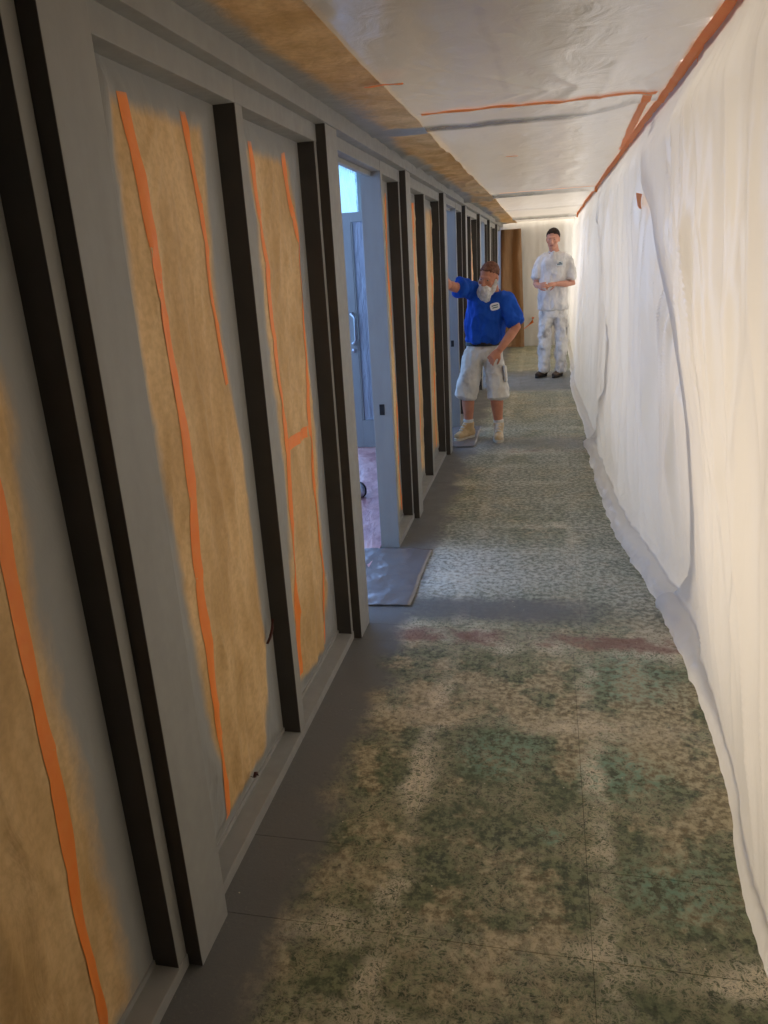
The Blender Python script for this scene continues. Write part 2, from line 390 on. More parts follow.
# ---- masking paper on every window
def paper(idx, y0, y1, label, sp, tapes, amp=1., nu=44, nv=150, seed=0):
    root = empty('masking_paper', (-.895, (y0+y1)/2, .055)); tag(root, label, 'masking paper', 'masking paper on the windows')
    z0, z1 = .05, ZH+.012
    ly = root.location.y
    def sx(y, z):
        e = max(0, min(1, min(y-y0, y1-y)/.15, (z-z0)/.08, (z1-z)/.08)); e = e*e*(3-2*e)
        f1 = fbm(y*5+seed*3.1, z*.9, seed, 3)*.013
        f2 = (1-abs(ns(y*9+z*.8+seed, z*1.6+seed*2.3)))**4*.010
        f3 = (1-abs(ns(y*13-z*3.1+seed, z*5+seed)))**5*.005
        return -.906+.004+e*amp*(.010+f1+f2+f3)
    def fn(u, v):
        y = y0+(y1-y0)*u; z = z0+(z1-z0)*v
        return Vector((sx(y, z)+.895, y-ly, z-.055))
    def spf(u, v, p): return sp(y0+(y1-y0)*u, z0+(z1-z0)*v)
    grid('paper_sheet', nu, nv, fn, M_KRAFT, root, spf)
    for pts, wd in tapes:
        T = [Vector((q[0], q[1])) for q in pts]
        cum = [0]
        for a, b_ in zip(T, T[1:]): cum.append(cum[-1]+(b_-a).length)
        def tf(u, v, T=T, cum=cum, wd=wd):
            s = v*cum[-1]; i = 0
            while i < len(T)-2 and s > cum[i+1]: i += 1
            t = (s-cum[i])/(cum[i+1]-cum[i]); c_ = T[i].lerp(T[i+1], t)
            dr = (T[i+1]-T[i]).normalized(); nr = Vector((-dr.y, dr.x))
            wv = wd*(1+.10*ns(s*4, seed))
            q = c_+nr*((u-.5)*wv + .003*ns(s*2.2, seed+2))
            return Vector((sx(q.x, q.y)+.0014+.895, q.x-ly, q.y-.055))
        grid('tape_strip', 4, max(12, int(cum[-1]/.018)), tf, M_TAPE, root, lambda u, v, p: sp(p.y+ly, p.z+.055)*.9-.12)
    return root

def sprayer(yl, yr, zb, zt, soft=.06):
    def f(y, z):
        d = max(interp(yl, z)-y, y-interp(yr, z), zb-z, z-zt)
        return .5+d/soft*.5
    return f
def mk(y0, y1, seed):
    a = .11+.02*math.sin(seed*2.1)
    return sprayer([(0, y0+a), (2, y0+a*.8)], [(0, y1-a*1.05), (2, y1-a)], .14, 1.95, .09)
pl_labels = {}
y1_ = 1.205
sp0 = sprayer([(0, -2), (2, -2)], [(.1, 1.10), (.5, 1.085), (1.0, 1.06), (1.4, 1.11), (1.7, 1.0), (2, .95)], .06, 1.5, .10)
paper(0, -.1, 1.205, 'brown masking paper on the nearest window, one orange tape strip, beside the nearest post', sp0,
      [([(.993, .06), (.993, .16), (.988, .407), (1.008, .676), (1.01, .933), (1.019, 1.231), (1.03, 1.62)], .034)], seed=1.3, nu=130, nv=230)
sp1 = sprayer([(0, 1.66), (.5, 1.60), (.75, 1.60), (1.2, 1.57), (1.55, 1.56), (2, 1.585)], [(.1, 1.93), (.3, 2.02), (.63, 2.065), (1.03, 2.05), (1.42, 1.995), (2, 2.01)], .10, 1.955, .05)
paper(1, 1.402, 2.155, 'brown masking paper with two orange tape strips, right after the nearest wide post', sp1,
      [([(1.635, .10), (1.640, .125), (1.654, .515), (1.662, .811), (1.681, 1.211), (1.659, 1.658), (1.637, 1.975)], .038),
       ([(1.985, 1.30), (1.975, 1.452), (1.95, 1.746), (1.932, 1.985)], .030)], seed=2.7, nu=90, nv=230)
sp2 = sprayer([(0, 2.34), (.4, 2.34), (1.0, 2.37), (1.6, 2.36), (2, 2.35)], [(.1, 2.66), (.3, 2.73), (1.0, 2.78), (1.6, 2.78), (2, 2.72)], .12, 1.945, .05)
paper(2, 2.207, 2.900, 'brown masking paper with a ladder of orange tape, just before the first door', sp2,
      [([(2.369, .14), (2.378, .446), (2.428, 1.071), (2.407, 1.632), (2.382, 1.975)], .036),
       ([(2.673, .10), (2.71, .556), (2.706, 1.009), (2.763, 1.629), (2.674, 1.975)], .030),
       ([(2.427, 1.015), (2.72, 1.012)], .042)], seed=4.1, nu=84, nv=230)
names = ['brown masking paper on the narrow window just past the first door', 'brown masking paper on the first window after the post past the first door',
         'brown masking paper on the window just before the second door', 'brown masking paper on the narrow window just past the second door',
         'brown masking paper on the first wide window beyond the second door', 'brown masking paper on the window just before the third door',
         'brown masking paper on the narrow window just past the third door', 'brown masking paper on the wide window after the narrow one past the third door', 'brown masking paper on the last but one window of the corridor', 'brown masking paper on the last window by the end drape']
rest = sorted([p for p in papers if p[0] > 3.5])
for i, (a, b_) in enumerate(rest):
    b2 = min(b_, YE-.05); wdt = b2-a
    paper(3+i, a, b2, names[i], mk(a, b2, i), [([(a+wdt*.28, .12), (a+wdt*.30, .9), (a+wdt*.29, 1.97)], .034), ([(a+wdt*.70, .12), (a+wdt*.73, 1.0), (a+wdt*.71, 1.97)], .030)], seed=6+i*1.7, nu=34, nv=90)

# torn slits in the second paper
def tear(pts, wd, label):
    bm = bmesh.new(); prev = None
    for i, (y, z) in enumerate(pts):
        t = i/(len(pts)-1); h_ = wd*math.sin(math.pi*(.08+.84*t))
        a = bm.verts.new((-.862, y-h_/2, z+h_/3)); b_ = bm.verts.new((-.866, y+h_/2, z-h_/3)); c_ = bm.verts.new((-.872, y, z))
        if prev:
            bm.faces.new((prev[0], prev[1], b_, a)); bm.faces.new((prev[1], prev[2], c_, b_)); bm.faces.new((prev[2], prev[0], a, c_))
        prev = (a, b_, c_)
    o = link('torn_paper_flap', done(bm, 'torn_paper_flap'), M_TEAR); tag(o, label, 'paper scrap'); return o
M_TEAR = mat('dark_red_torn_edge', col=lin(70, 26, 22), rough=.7)
tear([(2.02, .46), (2.05, .468), (2.075, .487), (2.088, .515)], .018, 'dark curled torn flap on the paper near the thin mullion')
tear([(1.78, .135), (1.80, .115), (1.815, .125), (1.83, .10)], .022, 'dark red torn scrap at the bottom of the two-tape paper')

# ---- open leaf of the second door, seen through the first door
d2 = doors[1]
def dbox(name, *a, m=M_BLUEP, bev=.003, parent=None):
    o = wbox(name, *a, m=m, bev=bev, parent=d2)
    return o
YL = 6.53
leaf = wbox('door_leaf', -1.702, -1.625, YL, YL+.045, .01, 2.02, parent=d2)          # lock stile
for nm, a in (('hinge_stile', (-.955, -.88, YL, YL+.045, .01, 2.02)), ('top_rail', (-1.626, -.954, YL, YL+.045, 1.945, 2.02)), ('bottom_rail', (-1.626, -.954, YL, YL+.045, .01, .26))):
    wbox(nm, *a, parent=d2)
wbox('glass_panel', -1.628, -.95, YL+.016, YL+.03, .255, 1.95, m=M_FILM, parent=d2, bev=0)
wbox('glazing_bead', -1.628, -1.612, YL+.004, YL+.02, .26, 1.945, m=M_BLUEP, parent=d2)
def tube_path(bm, pts, r, n=10, cap=True):
    rings = []
    for i, p in enumerate(pts):
        t = (pts[min(i+1, len(pts)-1)]-pts[max(i-1, 0)]).normalized()
        s = t.cross(Vector((.31, .2, .93))); s = s.normalized() if s.length > 1e-4 else t.orthogonal().normalized()
        q = t.cross(s)
        rr = r[i] if isinstance(r, (list, tuple)) else r
        rings.append([bm.verts.new(p+(s*math.cos(a)+q*math.sin(a))*rr) for a in [2*math.pi*k/n for k in range(n)]])
    for a, b_ in zip(rings, rings[1:]):
        for k in range(n): bm.faces.new((a[k], a[(k+1) % n], b_[(k+1) % n], b_[k]))
    if cap:
        bm.faces.new(list(reversed(rings[0]))); bm.faces.new(rings[-1])
def child_mesh(name, bm, m, parent, smooth=True):
    bm.transform(Matrix.Translation(-Vector(parent.location)))
    return link(name, done(bm, name, smooth), m, parent)
bm = bmesh.new()
hx = -1.660
tube_path(bm, [Vector((hx, YL, 1.20)), Vector((hx, YL-.04, 1.20)), Vector((hx+.012, YL-.055, 1.195)), Vector((hx+.035, YL-.06, 1.17)), Vector((hx+.035, YL-.06, .98)), Vector((hx+.012, YL-.055, .955)), Vector((hx, YL-.04, .95)), Vector((hx, YL, .95))], .0125)
child_mesh('pull_handle', bm, M_CHROME, d2)
bm = bmesh.new(); tube_path(bm, [Vector((hx-.005, YL+.001, .885)), Vector((hx-.005, YL-.012, .885))], .018, 16)
child_mesh('lock_cylinder', bm, M_CHROME, d2)

# ---- front room beyond the frames
ex = empty('window_%d' % (nwin[0]+1), (-3.05, 6, 0)); tag(ex, 'tall bright front glazing covered with clear plastic', None, None, 'structure')
for i in range(11):
    y = -1.5+i*1.6
    wbox('glazing_bar', -3.08, -3.0, y-.03, y+.03, .3, 3.1, parent=ex)
    if i < 10: wbox('pane', -3.05, -3.044, y+.03, y+1.57, .36, 3.04, parent=ex, m=M_GLAZE, bev=0)
wbox('sill', -3.1, -2.98, -1.6, YE+.1, 0, .34, parent=ex); wbox('head_rail', -3.1, -2.98, -1.6, YE+.1, 3.04, 3.1, parent=ex)
def pf(u, v):
    x = -2.95+2.0*u; y = 1.6+12.6*v
    return Vector((x, y, .006+.012*max(0, fbm(x*2.2, y*1.6, 3.3, 4))))
o = grid('floor_paper', 50, 200, pf, M_PINK); tag(o, 'pink paper spread on the floor of the room behind the first door', 'floor covering')
# small rounded roll lying inside the first door
bm = bmesh.new()
tube_path(bm, [Vector((-1.335, 5.00, .055)), Vector((-1.31, 5.04, .055))], .052, 20)
roll = empty('tape_roll', (-1.325, 5.02, .006)); tag(roll, 'small white roll with dark rim lying just inside the first door', 'roll')
child_mesh('core', bm, mat('white_roll', col=lin(226, 228, 232), rough=.5), roll)
bm = bmesh.new(); tube_path(bm, [Vector((-1.341, 4.992, .055)), Vector((-1.337, 4.998, .055))], .056, 20); tube_path(bm, [Vector((-1.309, 5.042, .055)), Vector((-1.303, 5.052, .055))], .056, 20)
child_mesh('rim', bm, M_BLACK, roll)
# plastic flaps on the thresholds
def flap(name, x0, x1, y0, y1, label, sd, m):
    def f(u, v):
        x = x0+(x1-x0)*u; y = y0+(y1-y0)*v+.03*u*(1-v)
        curl = .005*sst(.9, 1, u)*abs(ns(y*7, sd)) + .006*sst(.07, 0, v)*abs(ns(x*9, sd))
        return Vector((x+.012*ns(y*3, sd), y+.012*ns(x*5, sd+2), .002+curl+.007*(1-abs(ns(x*7+y*3, y*6-x*4, sd)))**3+.004*abs(fbm(x*9, y*5, sd))))
    o = grid(name, 30, 60, f, m, None, thick=.0006); tag(o, label, 'floor sheet'); return o
flap('threshold_sheet', -1.3, -.635, 3.24, 4.03, 'grey sprayed plastic sheet on the threshold of the first door', 1.2, M_FLAP)
flap('threshold_sheet', -1.3, -.62, 6.50, 7.38, 'grey plastic sheet on the second doorway threshold under the bearded man', 5.2, M_FLAP)

# ------------------------------------------------------------------ ceiling plastic and paper
ZC = 2.165
def ridge(y, c, w_, d): return d*math.exp(-((y-c)/w_)**2)
def ceil_z(x, y):
    z = ZC-.006*abs(fbm(x*1.6, y*1.1, 2.2))-.004*abs(ns(x*7+y*.6, y*1.2))
    # pulled folds running to the tape
    z -= .006*(1-abs(ns((x-.2)*3/(.3+abs(y-3.1)), 4.4+.2*y)))**5*sst(.9, .1, abs(y-3.1))
    yy = y-.25*sst(.1, .45, x)*-1
    z -= ridge(yy+.0, 3.70, .05, .008)+ridge(y+.03*x, 7.75, .05, .035)+ridge(y+.1*x, 10.4, .05, .02)+ridge(y-.5*x*0, 12.4, .06, .05)
    return z
def cf(u, v):
    x = -.80+1.25*u; y = -1.5+(YE+1.4)*v
    return Vector((x, y, ceil_z(x, y)))
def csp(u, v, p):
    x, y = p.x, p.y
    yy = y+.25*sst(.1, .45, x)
    s = math.exp(-((yy-3.72)/.10)**2)*(1.15-.55*sst(-.3, .4, x))  # shadow band across the sheet, painted in as a grey tone
    s = max(s, .40*math.exp(-((x+.17-.02*(y-2)+.03*ns(y*3, 1))/.035)**2)*sst(3.3, 3.0, y))  # faint lengthwise streak, shadow painted into the sheet colour
    s = max(s, .8*math.exp(-((y+.03*x-7.72)/.07)**2)*(1-.6*sst(-.4, .4, x)))  # darker tone along the hanging fold
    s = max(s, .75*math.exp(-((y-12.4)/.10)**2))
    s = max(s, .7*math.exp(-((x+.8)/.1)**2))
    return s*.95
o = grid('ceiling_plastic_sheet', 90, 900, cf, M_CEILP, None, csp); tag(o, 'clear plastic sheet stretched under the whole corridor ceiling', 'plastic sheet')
def kf(u, v):
    y = -1.5+(YE+1.4)*v; edge = -.535+.006*ns(y*1.1, .3)+.02*math.exp(-((y-8)/.8)**2)
    x = -.797+(edge+.797)*u
    cr = sst(3.6, 4.2, y)
    z = ceil_z(x, y)-.004-.008*abs(fbm(x*3+y*.4, y*1.3, 7.7))-cr*.016*(1-abs(ns(x*5+y*1.3, y*2.3, 5)))**4
    return Vector((x, y, z))
def ksp(u, v, p):
    y = p.y
    w_ = .30+.20*ns(y*1.3, 3.1)
    s = .5+(w_-u)/.30*.5
    s = max(s, .95*math.exp(-((y-3.66)/.09)**2), .35+.5*math.exp(-((y-3.0)/.55)**2)*sst(.9, .2, u)-.2, .5*math.exp(-((y-7.7)/.2)**2))
    s = max(s, .34*sst(2.9, 2.2, y)*sst(.5, 1, u)+.1*ns(y*3, u*4))
    return s
o = grid('ceiling_paper_strip', 26, 700, kf, M_KRAFT, None, ksp); tag(o, 'long brown masking paper strip along the ceiling edge above the frames', 'masking paper')
def tape_on(name, fn, n, label, m=4):
    o = grid(name, m, n, fn, M_TAPE, None, lambda u, v, p: .05); tag(o, label, 'tape'); return o
def ctape(x0, y0, x1, y1, wd, label, n=60, dz=.0035, sd=0.):
    a = Vector((x0, y0)); b_ = Vector((x1, y1)); dr = (b_-a).normalized(); nr = Vector((-dr.y, dr.x))
    def f(u, v):
        q = a.lerp(b_, v)+nr*((u-.5)*wd*(1+.2*ns(v*8, sd))+.006*ns(v*5, sd+3))
        return Vector((q.x, q.y, ceil_z(q.x, q.y)-dz-.001*math.sin(u*3.1)))
    return tape_on('tape_strip', f, n, label)
XT = .437
def maintape(u, v):
    y = -.8+(13.2)*v; c_ = .010*ns(y*.9, 2)
    if u < .5: return Vector((XT-.026*(1-u*2)+c_, y, ceil_z(XT, y)-.005-.012*u*2))
    return Vector((XT+c_+.004, y, ceil_z(XT, y)-.005-.012-.022*(u*2-1)))
tape_on('tape_strip', maintape, 500, 'long orange tape strip fixing the curtain top along the ceiling edge', 6)
ctape(-.50, 3.30, .395, 3.33, .050, 'orange tape strip running straight across the ceiling plastic', sd=1)
ctape(-.585, 2.66, -.46, 2.67, .022, 'short orange tape tab at the edge of the ceiling paper', 12, .016, sd=2)
ctape(.365, 3.36, .415, 5.05, .034, 'orange tape strip slanting beside the long ceiling edge tape', 60, .004, sd=3)
ctape(-.45, 7.62, .41, 7.60, .030, 'faint orange tape strip across the far part of the ceiling', sd=4)
ctape(-.25, 4.92, -.18, 4.94, .020, 'tiny orange tape tab in the middle of the ceiling plastic', 8, sd=5)

# ------------------------------------------------------------------ curtain
XB = [(-1.6, .60), (1.0, .57), (1.6, .56), (2.04, .605), (2.46, .622), (3.06, .612), (3.4, .555), (3.82, .494), (4.2, .455), (4.71, .409), (5.5, .397), (6.5, .378), (7.2, .365), (9.46, .311), (10.6, .35), (12, .37), (14.4, .38)]
FQ = 1
ROLL = [(-1, .012), (2.2, .014), (2.6, .030), (3.0, .075), (3.6, .085), (5, .065), (7, .05), (9.5, .045), (14, .04)]
def curtain(label, ya, yb, nu, nv, sd, off, amp, freq, lean, group, edgeL=0, edgeR=0):
    """ya(z), yb(z): seam positions of the two vertical edges"""
    nb = 22
    def fn(u, v):
        # v 0..1: wall part to z=.1 ; rest rolled hem
        vv = v*(nv)/(nv-nb)
        if vv <= 1: s = vv; z = 2.150*(1-s)+.11*s
        else: s = 1; z = .11
        y0, y1 = ya(z), yb(z)
        y = y0+(y1-y0)*u
        zz = z; hem = 0
        r = interp(ROLL, y); xb = interp(XB, y)
        base = XT+(xb+r*.8-XT)*(lean(y)*s+(1-lean(y))*s**3)
        yy = y+.10*math.sin(z*1.3+sd)*sst(0, 1, s)
        dg = yy+.22*z*ns(yy*.7, sd+1.5)
        msk = .35+.9*max(0, ns(yy*1.1+sd, z*.8+2*sd)+.25)
        crs = (1-abs(ns(dg*5.2+sd*2, z*.55+sd*3)))**5*msk*.75+(1-abs(ns(dg*9.5+sd*5, z*.9)))**6*msk*.35
        f = crs+ns(yy*freq+sd*7, z*.45+sd)*.55+(1-abs(ns(yy*freq*1.9+z*.5+sd, z*.7)))**3*.5+ns(yy*freq*3.7, z*1.1, sd)*.22
        sag = sst(0, .10, s)
        f *= sst(0, .16, y-y0)*sst(0, .16, y1-y)*(1-.72*sst(.72, 1, s))
        x = base - off*sag - 1.35*amp*sag*f - .012*abs(ns(yy*freq*6, z*2, sd+4))**2*sst(.06, 0., s)
        cr = 0
        if vv > .80: cr = sst(.80, 1, vv)*r*.22*fbm(y*4, z*6, sd+3)
        x -= cr
        if edgeR: x -= edgeR*math.exp(-((1-u)*(y1-y0)/.05)**2)*sag
        if edgeL: x -= edgeL*math.exp(-(u*(y1-y0)/.13)**2)*sag
        if vv > 1:
            t = (vv-1)/(nb/(nv-nb)); ang = t*math.pi*1.05
            rr = r*(1+.22*fbm(y*2.4, t*2, sd+9)+.16*(1-abs(ns(y*8+t*2, t*2.5, sd)))**3*sst(2.4, 3.0, y)); rz = .055*(1+.1*ns(y*4, t*3, sd))
            x = x - rr*math.sin(ang)*1.0 + max(0, t-.7)*.25
            z = .055+(.11-.055)*math.cos(ang)*1.0
            z = max(.004, z + .02*r/.05*fbm(y*6, t*3, sd+2)*math.sin(ang)*.3)
            if t > .95: z = .004
        return Vector((x, y, z))
    o = grid('plastic_curtain', nu, nv, fn, M_CURT); tag(o, label, 'plastic curtain', group); return o
seamAB = [(0, 3.38), (.41, 2.92), (.70, 2.78), (.97, 2.80), (1.3, 3.05), (1.67, 3.38), (1.97, 3.65), (2.15, 3.8)]
seamBC = [(0, 6.56), (.39, 5.85), (.7, 5.5), (1.02, 5.4), (1.48, 6.1), (2.07, 6.95), (2.15, 7.05)]
iAB = lambda z: interp(seamAB, z); iBC = lambda z: interp(seamBC, z)
curtain('milky plastic curtain sheet hanging nearest on the right', lambda z: .42, lambda z: iAB(z)+.03, 340, 120, 1.7, .045, .034, 2.3, lambda y: .85, 'plastic curtain sheets', edgeR=.012)
curtain('milky plastic curtain sheet in the middle, with the rolled hem', lambda z: iAB(z)-.08, lambda z: iBC(z)+.03, 440, 170, 4.3, .012, .045, 1.7, lambda y: .65, 'plastic curtain sheets', edgeR=.030, edgeL=-.05)
curtain('milky plastic curtain sheet farthest away, beside the man in white', lambda z: iBC(z)-.10, lambda z: YE-.15, 320, 120, 8.9, .0, .034, 1.5, lambda y: .45, 'plastic curtain sheets', edgeL=-.05)
def patch_on(y, z, x, w_, h_, label):
    def f(u, v): return Vector((x-.004*math.sin(u*5+v*3), y+(u-.5)*w_, z+(v-.5)*h_+(u-.5)*h_*.4))
    tape_on('tape_patch', f, 6, label, 6)
patch_on(3.54, 1.791, .372, .20, .055, 'small orange tape patch on the curtain seam')

# ------------------------------------------------------------------ end of the corridor
def ef(u, v):
    x = -.79+1.55*u; z = 2.16*(1-v)+.002
    return Vector((x, YE-.012*(1+fbm(x*3, z*.6, 6)+.6*ns(x*11, z*1.2))-.03*v*v, z))
o = grid('end_plastic_sheet', 70, 60, ef, M_ENDP); tag(o, 'white plastic sheet covering the end wall behind the man in white', 'plastic sheet')
def df(u, v):
    z = 2.04*(1-v)+.012; x = -.83+(.36+.07*v)*u
    y = YE-.09-.035*math.sin(u*9+1.5*ns(z*1.2, 2))-.03*fbm(x*5, z*1.4, 3)-.06*v*v
    if v > .93: y -= (v-.93)*1.2
    return Vector((x, y, max(.012, z)))
M_DRAPE = mat('dark_kraft_drape', lambda nt, b: L(nt, mix(nt, nz(nt, pos(nt, (3, 3, .5)), 4, 4), lin(112, 84, 56), lin(150, 116, 80)), b.inputs['Base Color']), rough=.7)
o = grid('paper_drape', 40, 70, df, M_DRAPE); tag(o, 'brown paper drape hanging in the left far corner', 'paper drape')
bm = bmesh.new()
tube_path(bm, [Vector((-.47, YE-.12, .29)), Vector((-.40, YE-.125, .33)), Vector((-.32, YE-.12, .39)), Vector((-.26, YE-.1, .44)), Vector((-.25, YE-.09, .52))], [.006, .006, .008, .026, .030], 8)
o = link('orange_cord', done(bm, 'orange_cord', True), M_TAPE); tag(o, 'short orange cord hanging on the end sheet beside the man in white', 'cord')
#PEOPLE
# ------------------------------------------------------------------ people
def fabric(name, c1, c2, sc=6, stain=None, stain_amt=.5):
    def f(nt, b):
        v = objpos(nt); n = nz(nt, v, sc, 5, .6)
        c = mix(nt, rng(nt, n, .3, .7), c1, c2)
        if stain:
            c = mix(nt, rng(nt, nz(nt, objpos(nt, (1, 1, .6)), 5.5, 5, .65), .50, .68, 0, stain_amt), c, stain)
        L(nt, c, b.inputs['Base Color']); bump(nt, b, nz(nt, v, 26, 4), .25, .01)
    return mat(name, f, rough=.85, spec=.2)
M_BLUE = fabric('royal_blue_cotton', lin(22, 70, 166), lin(36, 90, 194), 5)
M_TEE = fabric('dusty_white_cotton', lin(196, 191, 184), lin(222, 217, 210), 5, lin(160, 156, 152), .5)
M_SHORTS = fabric('paint_stained_white_canvas', lin(216, 210, 198), lin(234, 230, 220), 6, lin(150, 144, 136), .55)
M_PANTS = fabric('grey_stained_white_canvas', lin(204, 198, 188), lin(228, 222, 212), 6, lin(128, 124, 120), .65)
M_SKIN = fabric('tanned_skin', lin(196, 132, 104), lin(212, 150, 120), 9)
M_SKIN2 = fabric('skin', lin(188, 134, 110), lin(204, 150, 126), 9)
M_BEARD = fabric('grey_white_beard_hair', lin(196, 192, 184), lin(240, 236, 230), 30)
M_BUZZ = fabric('short_auburn_grey_hair', lin(96, 62, 48), lin(140, 100, 80), 40)
M_HAIRD = fabric('short_dark_hair', lin(34, 26, 22), lin(56, 44, 38), 40)
M_BOOT = fabric('tan_work_boot_leather', lin(196, 164, 118), lin(224, 196, 152), 12, lin(232, 226, 212), .7)
M_SOLE = mat('pale_rubber_sole', col=lin(206, 196, 176), rough=.8)
M_SHOE = fabric('brown_suede', lin(70, 56, 46), lin(100, 84, 70), 14)
M_SOLE2 = mat('dark_rubber_sole', col=lin(40, 36, 32), rough=.8)
M_BELT = mat('black_leather', col=lin(24, 24, 26), rough=.5)
M_SOCK = mat('white_sock', col=lin(220, 216, 208), rough=.9)
M_EYE = mat('eye_white', col=lin(150, 138, 130), rough=.3)
M_IRIS = mat('dark_iris', col=lin(40, 32, 28), rough=.3)
M_LIP = mat('lip', col=lin(160, 92, 82), rough=.5)
M_BADGE = mat('white_print', col=lin(220, 224, 228), rough=.8)
M_PRINT = mat('dark_teal_print', col=lin(46, 78, 88), rough=.8)

def etube(bm, pts, rad, side, n=16):
    """closed tube through pts with elliptical rings; rad items r or (r_side, r_other)"""
    pts = [Vector(p) for p in pts]; rings = []; side = Vector(side)
    for i, p in enumerate(pts):
        t = (pts[min(i+1, len(pts)-1)]-pts[max(i-1, 0)]).normalized()
        s = (side-t*side.dot(t)).normalized(); q = t.cross(s)
        r = rad[i]; a, b_ = r if isinstance(r, tuple) else (r, r)
        rings.append([bm.verts.new(p+s*math.cos(2*math.pi*k/n)*a+q*math.sin(2*math.pi*k/n)*b_) for k in range(n)])
        if i == 0: e0 = p-t*min(a, b_)*.45
        e1 = p+t*min(a, b_)*.45
    for a, b_ in zip(rings, rings[1:]):
        for k in range(n): bm.faces.new((a[k], a[(k+1) % n], b_[(k+1) % n], b_[k]))
    v0 = bm.verts.new(e0); v1 = bm.verts.new(e1)
    for k in range(n):
        bm.faces.new((rings[0][(k+1) % n], rings[0][k], v0)); bm.faces.new((rings[-1][k], rings[-1][(k+1) % n], v1))
def ell(bm, c, r, M=None, seg=16):
    mm = Matrix.Translation(Vector(c)) @ ((M.to_4x4() if M else Matrix.Identity(4))) @ Matrix.Diagonal((r[0], r[1], r[2], 1))
    bmesh.ops.create_uvsphere(bm, u_segments=seg, v_segments=10, radius=1, matrix=mm)
def blob(name, bm, voxel, m, parent, smooth=4, disp=0, dfreq=8, dst=(1, 1, 1), sd=0.):
    bmesh.ops.recalc_face_normals(bm, faces=bm.faces)
    me = bpy.data.meshes.new('tmp'); bm.to_mesh(me); bm.free()
    t = bpy.data.objects.new('tmp', me); COL.objects.link(t)
    md = t.modifiers.new('r', 'REMESH'); md.mode = 'VOXEL'; md.voxel_size = voxel
    ms = t.modifiers.new('s', 'SMOOTH'); ms.iterations = smooth; ms.factor = .5
    dg = bpy.context.evaluated_depsgraph_get(); dg.update()
    out = bpy.data.meshes.new_from_object(t.evaluated_get(dg))
    bpy.data.objects.remove(t); bpy.data.meshes.remove(me)
    out.name = name; out.materials.clear()
    if disp:
        nrm = [v.normal.copy() for v in out.vertices]
        for v, nn in zip(out.vertices, nrm):
            c = v.co; q = (c.x*dst[0]*dfreq+sd, c.y*dst[1]*dfreq, c.z*dst[2]*dfreq)
            v.co = c+nn*disp*(noise.fractal(Vector(q), .9, 2, 3)+.8*(1-abs(ns(q[0]*.7+q[2]*.5, q[1]*.7, q[2]*.9-q[0]*.4)))**3-.3)
    out.transform(Matrix.Translation(-Vector(parent.location)))
    for p in out.polygons: p.use_smooth = True
    o = link(name, out, m, parent); return o
def frame(fwd, up):
    f = Vector(fwd).normalized(); u = Vector(up); u = (u-f*u.dot(f)).normalized(); r = f.cross(u)
    return Matrix((r, f, u)).transposed()            # columns: local x=right of the face, y=forward, z=up
def hand(bm, wrist, d, nrm, curl, k=1., thumb=1, spread=.16):
    """palm + four unequal fingers + thumb; nrm = direction the fingers curl towards"""
    w0 = Vector(wrist); d = Vector(d).normalized(); nrm = Vector(nrm); nrm = (nrm-d*nrm.dot(d)).normalized(); ac = d.cross(nrm)*thumb
    etube(bm, [w0-d*.02*k, w0+d*.015*k, w0+d*.05*k, w0+d*.088*k], [(.026*k, .019*k), (.034*k, .018*k), (.042*k, .017*k), (.038*k, .013*k)], ac, 12)
    for i, (off, ln) in enumerate(((.031, .074), (.0105, .083), (-.0105, .078), (-.031, .060))):
        p = w0+d*.085*k+ac*off*k; dd = (d+ac*off*spread/.031).normalized(); ax = dd.cross(nrm)
        pts = [p-dd*.015*k, p]; a = 0
        for j, fr in enumerate((.45, .32, .23)):
            a += curl[j]*(1+.08*i)
            v = dd*math.cos(a)+nrm*math.sin(a); p = p+v*ln*fr*k; pts.append(p)
        etube(bm, pts, [.0092*k, .0092*k, .0086*k, .0080*k, .0066*k], ac, 8)
    p = w0+d*.028*k+ac*.030*k; v1 = (d*.62+ac*.62+nrm*.45).normalized(); v2 = (d*.8+ac*.12+nrm*.6).normalized()
    etube(bm, [p-v1*.012*k, p+v1*.030*k, p+v1*.036*k+v2*.024*k, p+v1*.036*k+v2*.050*k], [.014*k, .0125*k, .0105*k, .0085*k], nrm, 8)
def head_parts(bm, c, Mx, k=1.):
    T = lambda x, y, z: Vector(c)+Mx @ Vector((x*k, y*k, z*k))
    ell(bm, T(0, -.012, .040), (.075*k, .096*k, .086*k), Mx)
    ell(bm, T(0, .018, -.010), (.066*k, .078*k, .080*k), Mx)
    ell(bm, T(0, .030, -.052), (.056*k, .062*k, .060*k), Mx)
    ell(bm, T(0, .068, -.094), (.028*k, .024*k, .020*k), Mx)
    ell(bm, T(0, .080, .030), (.050*k, .016*k, .011*k), Mx)
    for s in (-1, 1):
        ell(bm, T(s*.074, -.008, -.004), (.010*k, .020*k, .031*k), Mx)
        ell(bm, T(s*.042, .066, -.022), (.022*k, .020*k, .020*k), Mx)
        ell(bm, T(s*.013, .098, -.032), (.009*k, .010*k, .008*k), Mx, 10)
    etube(bm, [T(0, .084, .024), T(0, .100, -.005), T(0, .112, -.028), T(0, .098, -.037)], [.009*k, .010*k, .014*k, .009*k], Mx @ Vector((1, 0, 0)), 10)
    return T
